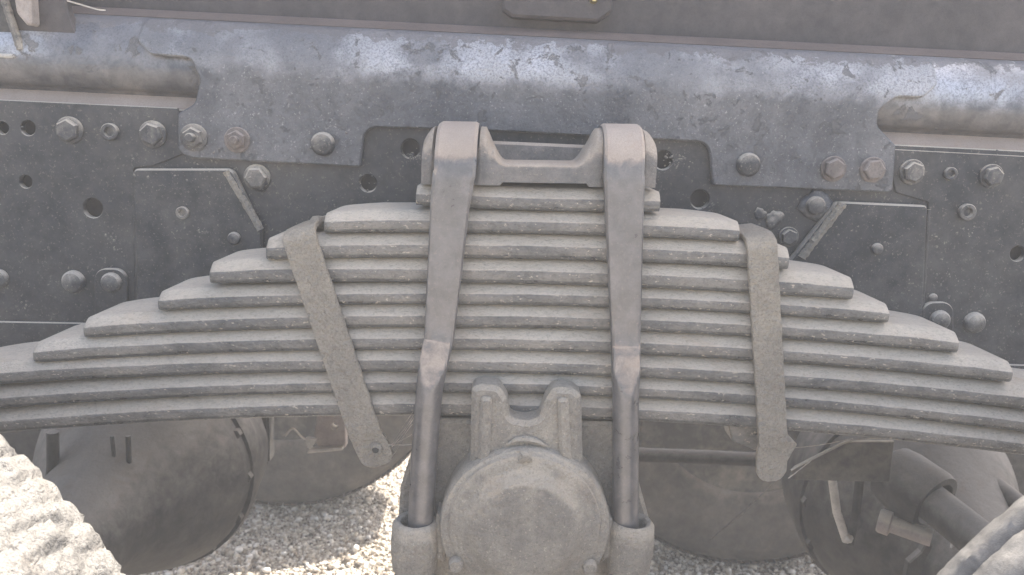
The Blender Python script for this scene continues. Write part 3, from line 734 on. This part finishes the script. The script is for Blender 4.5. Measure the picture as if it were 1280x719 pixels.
# ================================================================== wheels
def wheel(cx, cy, label, lit=None, w_=.24, group='wheels of the truck bogie'):
    t_ = thing('wheel', label, 'wheel', group); cz = .505
    m = MAT['rubber_lit'] if lit == 'mud' else MAT['rubber_grey'] if lit == 'rib' else MAT['rubber']
    at_ = (cx, cy, cz); h = w_ / 2
    prof_ = [(.285, -h + .03), (.292, -h + .018), (.32, -h + .004), (.38, -h - .004), (.43, -h - .001), (.462, -h + .010), (.476, -h + .022), (.482, -h + .045), (.485, 0), (.482, h - .045), (.476, h - .022), (.462, h - .010), (.43, h + .001), (.38, h + .004), (.32, h - .004), (.292, h - .018), (.285, h - .03)]
    if lit:
        from mathutils import noise as mn
        P2 = np.array(prof_); seg_ = np.concatenate([[0], np.cumsum(np.hypot(*np.diff(P2, axis=0).T))])
        u_ = np.linspace(0, seg_[-1], 90); rr_ = np.interp(u_, seg_, P2[:, 0]); hh_ = np.interp(u_, seg_, P2[:, 1])
        vs_ = []; fs_ = []; NA_ = 760
        for k in range(NA_):
            a = 2 * math.pi * k / NA_; c_, s_ = math.cos(a), math.sin(a)
            for r_, h_ in zip(rr_, hh_):
                q = r_
                if r_ > .45:
                    pz = Vector((r_ * c_, h_, r_ * s_))
                    if lit == 'mud':
                        q += .004 + .0015 * mn.noise(pz * 38) + .002 * mn.noise(pz * 95) + .0025 * mn.noise(pz * 210)
                        gy = abs(((h_ + h) / .046 + .03 * math.sin(9 * a)) % 1 - .5) * 2; ga = abs((a * 60 / math.pi + .5 * (int((h_ + h) / .046) % 2) + h_ * 9) % 1 - .5) * 2
                        q -= .0035 * max(min(1, max(0, (gy - .76) / .14)), min(1, max(0, (ga - .78) / .12)))
                    else:
                        g_ = abs(((h_ + h) / .038) % 1 - .5) * 2
                        q += .008 - .007 * max(0, min(1, (g_ - .74) / .12)) + .0016 * mn.noise(pz * 60) + .001 * mn.noise(pz * 170)
                vs_.append((cx + q * c_, cy + h_, cz + q * s_))
        m_ = len(rr_)
        for k in range(NA_):
            for i in range(m_ - 1):
                a0 = k * m_ + i; b0 = ((k + 1) % NA_) * m_ + i; fs_.append((a0, a0 + 1, b0 + 1, b0))
        ty = mesh('tyre', vs_, fs_, m, t_, sharp=60)
    else:
        ty = lathe('tyre', prof_, m, t_, n=96, at=at_)
    vs_ = []; fs_ = []
    nb = 0 if lit else 150
    rows_ = 9; pw = (2 * h - .03) / rows_
    for k in range(nb):
        for row in range(rows_):
            ya = -h + .015 + row * pw; yb_ = ya + pw * .92; ph = .5 * (row % 2)
            a0 = 2 * math.pi * (k + ph + random.uniform(-.06, .06)) / nb; a1 = a0 + 2 * math.pi / nb * .93; sk = .006 * (1 if row % 2 else -1)
            n0 = len(vs_); top_ = .4885 - .005 * (abs(row - (rows_ - 1) / 2) / (rows_ / 2)) ** 3
            for (a, y, r) in ((a0, ya, .480), (a1, ya, .480), (a1 + sk, yb_, .480), (a0 + sk, yb_, .480), (a0 + .003, ya + .003, top_), (a1 - .003, ya + .003, top_), (a1 + sk - .003, yb_ - .003, top_), (a0 + sk + .003, yb_ - .003, top_)):
                q = r + (random.uniform(-.0025, .0015) if r > .4805 else 0)
                vs_.append((cx + q * math.cos(a), cy + y, cz + q * math.sin(a)))
            fs_ += [tuple(n0 + i for i in f) for f in ((4, 5, 6, 7), (0, 1, 5, 4), (1, 2, 6, 5), (2, 3, 7, 6), (3, 0, 4, 7))]
    if not lit: mesh('tread', vs_, fs_, m, ty, sharp=30)
    rm = lathe('rim', [(.29, -h + .028), (.278, -h + .030), (.262, -h + .06), (.255, 0), (.262, h - .06), (.278, h - .03), (.29, h - .028)], MAT['dark'], t_, n=64, at=at_)
    lathe('rim_disc', [(.05, -.070), (.12, -.075), (.18, -.095), (.24, -.10), (.262, -.098), (.286, -.101)], MAT['dark'], t_, n=48, at=at_)
    lathe('brake_drum', [(.0, -.12), (.06, -.12), (.10, -.115), (.11, -.06)], MAT['axle'], t_, n=48, at=at_)
    return t_
wheel(-.715, -.30, 'near left wheel with tyre tread whitened by sunlight and dried mud', lit='mud')
wheel(.765, -.30, 'near right wheel with grey dusty tyre tread at the lower right corner', lit='rib')
wheel(-.62, 1.46, 'far left wheel seen under the spring between gravel and axle', w_=.26)
wheel(.66, 1.25, 'far right wheel seen beneath the spring beside the right strap', w_=.26)

# axles with differential bowls
def axle(cx, label, cy=.56, cz=.50):
    t_ = thing('drive_axle', label, 'axle', 'drive axles under the truck')
    rr = .19
    prof_ = [(0, -.19)]
    prof_ = [(.045, -.62), (.055, -.40), (.068, -.30), (.10, -.20), (.15, -.13), (.18, -.07), (.188, 0), (.18, .07), (.15, .13), (.10, .2), (.068, .3), (.06, .75)]
    lathe('housing', prof_, MAT['axle'], t_, n=56, at=(cx, cy, cz), jit=.015)
    lathe('cover_flange', [(.176, -.014), (.190, -.012), (.193, .004), (.19, .03), (.176, .034)], MAT['axle'], t_, n=56, at=(cx, cy - .03, cz))
    for k in range(14):
        a = 2 * math.pi * k / 14
        lathe('bolt', [(0, -.012), (.009, -.012), (.010, 0)], MAT['axle'], t_, n=6, at=(cx + .180 * math.cos(a), cy - .043, cz + .180 * math.sin(a)))
    return t_
axle(-.615, 'left drive axle housing, dim round bowl behind the lit tyre')
axle(.73, 'right drive axle housing, dim bowl behind the torque rod')

# dim ribs, hoses and brackets in front of the left axle
br = thing('brake_hoses', 'thin dusty brake hoses hanging in front of the left axle housing', 'hoses')
for pts_, r in (((( 140, 545), (144, 590), (146, 630)), .003), (((160, 545), (162, 590), (164, 620)), .004), (((66, 540), (66, 580), (64, 600)), .009)):
    tube('hose', spline([V(a, b_, .36) for a, b_ in pts_], 8), r, MAT['axle'], br)
# cross member and clutter above the far tyre on the left
cm = thing('cross_member', 'dark steel cross member directly beneath the spring on the left', 'cross member')
boxo('beam', V(60, 540, .75).x, V(322, 540, .75).x, .75, .80, V(200, 574, .75).z, V(200, 480, .75).z, MAT['dark'], cm, .006)
boxo('upright', V(324, 540, .7).x, V(336, 540, .7).x, .7, .74, V(330, 580, .7).z, V(330, 500, .7).z, MAT['axle'], cm, .004)
plate('hanging_plate', [(-300, 480), (88, 480), (84, 596, .01), (60, 640, .02), (-300, 660)], .79, .012, MAT['axle'], cm, bev=.003)
cm2 = thing('spring_hanger', 'small pinkish bracket with bright lower edge left of the slanted strap', 'bracket')
plate('bracket_plate', [(400, 500), (432, 500), (432, 560, .002), (398, 561), (392, 545, .003)], .62, .02, MAT['pink'], cm2, bev=.002, holes=[(418, 533, .006)])
plate('bright_edge', [(385, 562), (428, 559), (428, 563), (384, 567)], .61, .012, MAT['plain'], cm2, bev=.0008)
plate('bright_tab', [(381, 548, .002), (396, 549, .002), (389, 561, .003), (384, 560)], .608, .008, MAT['plain'], cm2, bev=.0008)
tube('cable', spline([V(356, 545, .6), V(366, 536, .6), (V(378, 547, .6)), V(388, 552, .6)], 6), .002, MAT['plain'], cm2, n=8)
cm3 = thing('rear_cross_member', 'brown dusty cross member beneath the spring right of the hub', 'cross member')
boxo('beam', V(800, 540, 1.0).x, V(950, 540, 1.0).x, 1.0, 1.1, V(870, 562, 1.0).z, V(870, 480, 1.0).z, MAT['dark'], cm3, .006)
plate('hanging_plate', [(1180, 480), (1600, 480), (1600, 690), (1200, 660, .03)], .79, .012, MAT['axle'], cm3, bev=.003)
tube('pipe', [V(790, 568, .5), V(870, 571, .5), V(960, 575, .5)], .012, MAT['axle'], cm3)

# torque rod, mud plate and struts at the right
tq = thing('torque_rod', 'thick round torque rod with large end sleeve at the lower right', 'torque rod')
A_ = V(1128, 600, .30); B_ = V(1182, 640, .24); C_ = V(1300, 738, .05)
d = (B_ - A_).normalized()
def sleeve(name, a, d, prof_, mat, parent, n=36):
    u = d.orthogonal().normalized(); v = d.cross(u); secs_ = []
    for r, h in prof_: secs_.append([a + d * h + (u * math.cos(2 * math.pi * k / n) + v * math.sin(2 * math.pi * k / n)) * r for k in range(n)])
    return sweep(name, secs_, mat, parent, sharp=35)
sleeve('sleeve', A_, d, [(.030, -.03), (.042, -.02), (.046, 0), (.047, .045), (.044, .055), (.034, .056), (.032, .04)], MAT['axle'], tq)
sleeve('rod', A_ + d * .03, (C_ - A_).normalized(), [(.0265, 0), (.0265, .10), (.0265, .45)], MAT['axle'], tq)
K_ = V(1098, 650, .27); dk = (V(1150, 668, .24) - K_).normalized()
sleeve('clamp_bolt', K_, dk, [(.0155, 0), (.0175, .003), (.0175, .016), (.012, .018), (.012, .07)], MAT['pink'], tq)
mp_ = thing('mud_plate', 'dark flat plate hanging beneath the spring right of the strap', 'plate')
plate('panel', [(988, 600, .002), (992, 586, .01), (1060, 552, .03), (1118, 552), (1112, 603, .003)], .2, .006, MAT['dark'], mp_, bev=.001)
st = thing('linkage_struts', 'thin V-shaped steel struts hanging below the dark plate', 'struts')
tube('strut', [V(1040, 596, .26), V(1046, 640, .26), V(1058, 676, .26)], .006, MAT['plain'], st)
tube('strut', [V(1075, 596, .26), V(1070, 640, .26), V(1062, 680, .26)], .006, MAT['axle'], st)
lump('joint', 1060, 672, .258, .008, MAT['plain'], st, .8, 4)
sr = thing('second_rod', 'pale rod end behind the near right tyre', 'rod')
sleeve('rod', V(1228, 600, .42), (V(1300, 655, .35) - V(1228, 600, .42)).normalized(), [(.016, 0), (.02, .004), (.02, .3)], MAT['axle'], sr)
hb = thing('muddy_bracket', 'ragged mud-caked bracket and cables below the torque rod', 'bracket')
plate('plate', [(1130, 740), (1136, 704, .004), (1152, 690, .003), (1160, 676), (1166, 684), (1162, 740)], .3, .012, MAT['axle'], hb, bev=.002)
tube('cable', spline([V(1194, 672, .28), V(1186, 700, .28), V(1180, 740, .28)], 6), .003, MAT['plain'], hb, n=8)

# cobwebs: strands strung from the straps
cw = thing('cobweb', 'fine dusty cobweb strands strung from the right strap foot', 'cobweb')
def strand(p0, p1, sag, r, parent, k=3):
    a = V(*p0); b_ = V(*p1); pts_ = []
    for i in range(17):
        u = i / 16; pts_.append(a.lerp(b_, u) + Vector((0, 0, -sag * 4 * u * (1 - u))) + Vector((0, 0, random.uniform(-1, 1) * .0003)))
    tube('strand', pts_, r, MAT['bolt'], parent, n=5, radii=[r * random.uniform(.6, 1.6) for _ in pts_])
strand((972, 600, .0), (886, 676, .10), .001, .0006, cw); strand((944, 628, .04), (900, 664, .08), .002, .0004, cw)
strand((988, 588, .01), (1064, 551, .06), -.003, .0008, cw); strand((990, 560, .01), (1066, 548, .06), .002, .0004, cw); strand((985, 598, .0), (1020, 570, .04), .001, .0006, cw)
strand((1064, 551, .06), (1160, 549, .05), -.002, .0005, cw)
cw2 = thing('cobweb', 'small cobweb tangle between the slanted strap foot and the left U-bolt', 'cobweb')
for q in range(7):
    strand((488 + random.uniform(-6, 4), 565 + random.uniform(-14, 10), -.003), (520 + random.uniform(-6, 6), 515 + random.uniform(0, 50), -.01), random.uniform(-.001, .003), random.uniform(.0003, .0007), cw2)

# ================================================================== haze volume standing in for lens glare
hb_ = boxo('haze', -14.5, 14.5, -14.5, 14.5, -1.0, 1.85, MAT['dark'], None, 0)
hm = bpy.data.materials.new('veil_haze'); hm.use_nodes = True; t = hm.node_tree; t.nodes.clear()
pv = t.nodes.new('ShaderNodeVolumePrincipled'); pv.inputs['Density'].default_value = 0.044; pv.inputs['Color'].default_value = (0.94, 0.94, 0.93, 1)
om = t.nodes.new('ShaderNodeOutputMaterial'); t.links.new(pv.outputs[0], om.inputs['Volume'])
hb_.data.materials.clear(); hb_.data.materials.append(hm)
tag(hb_, 'pale haze volume added round the truck in place of lens glare', 'haze'); hb_['kind'] = 'stuff'
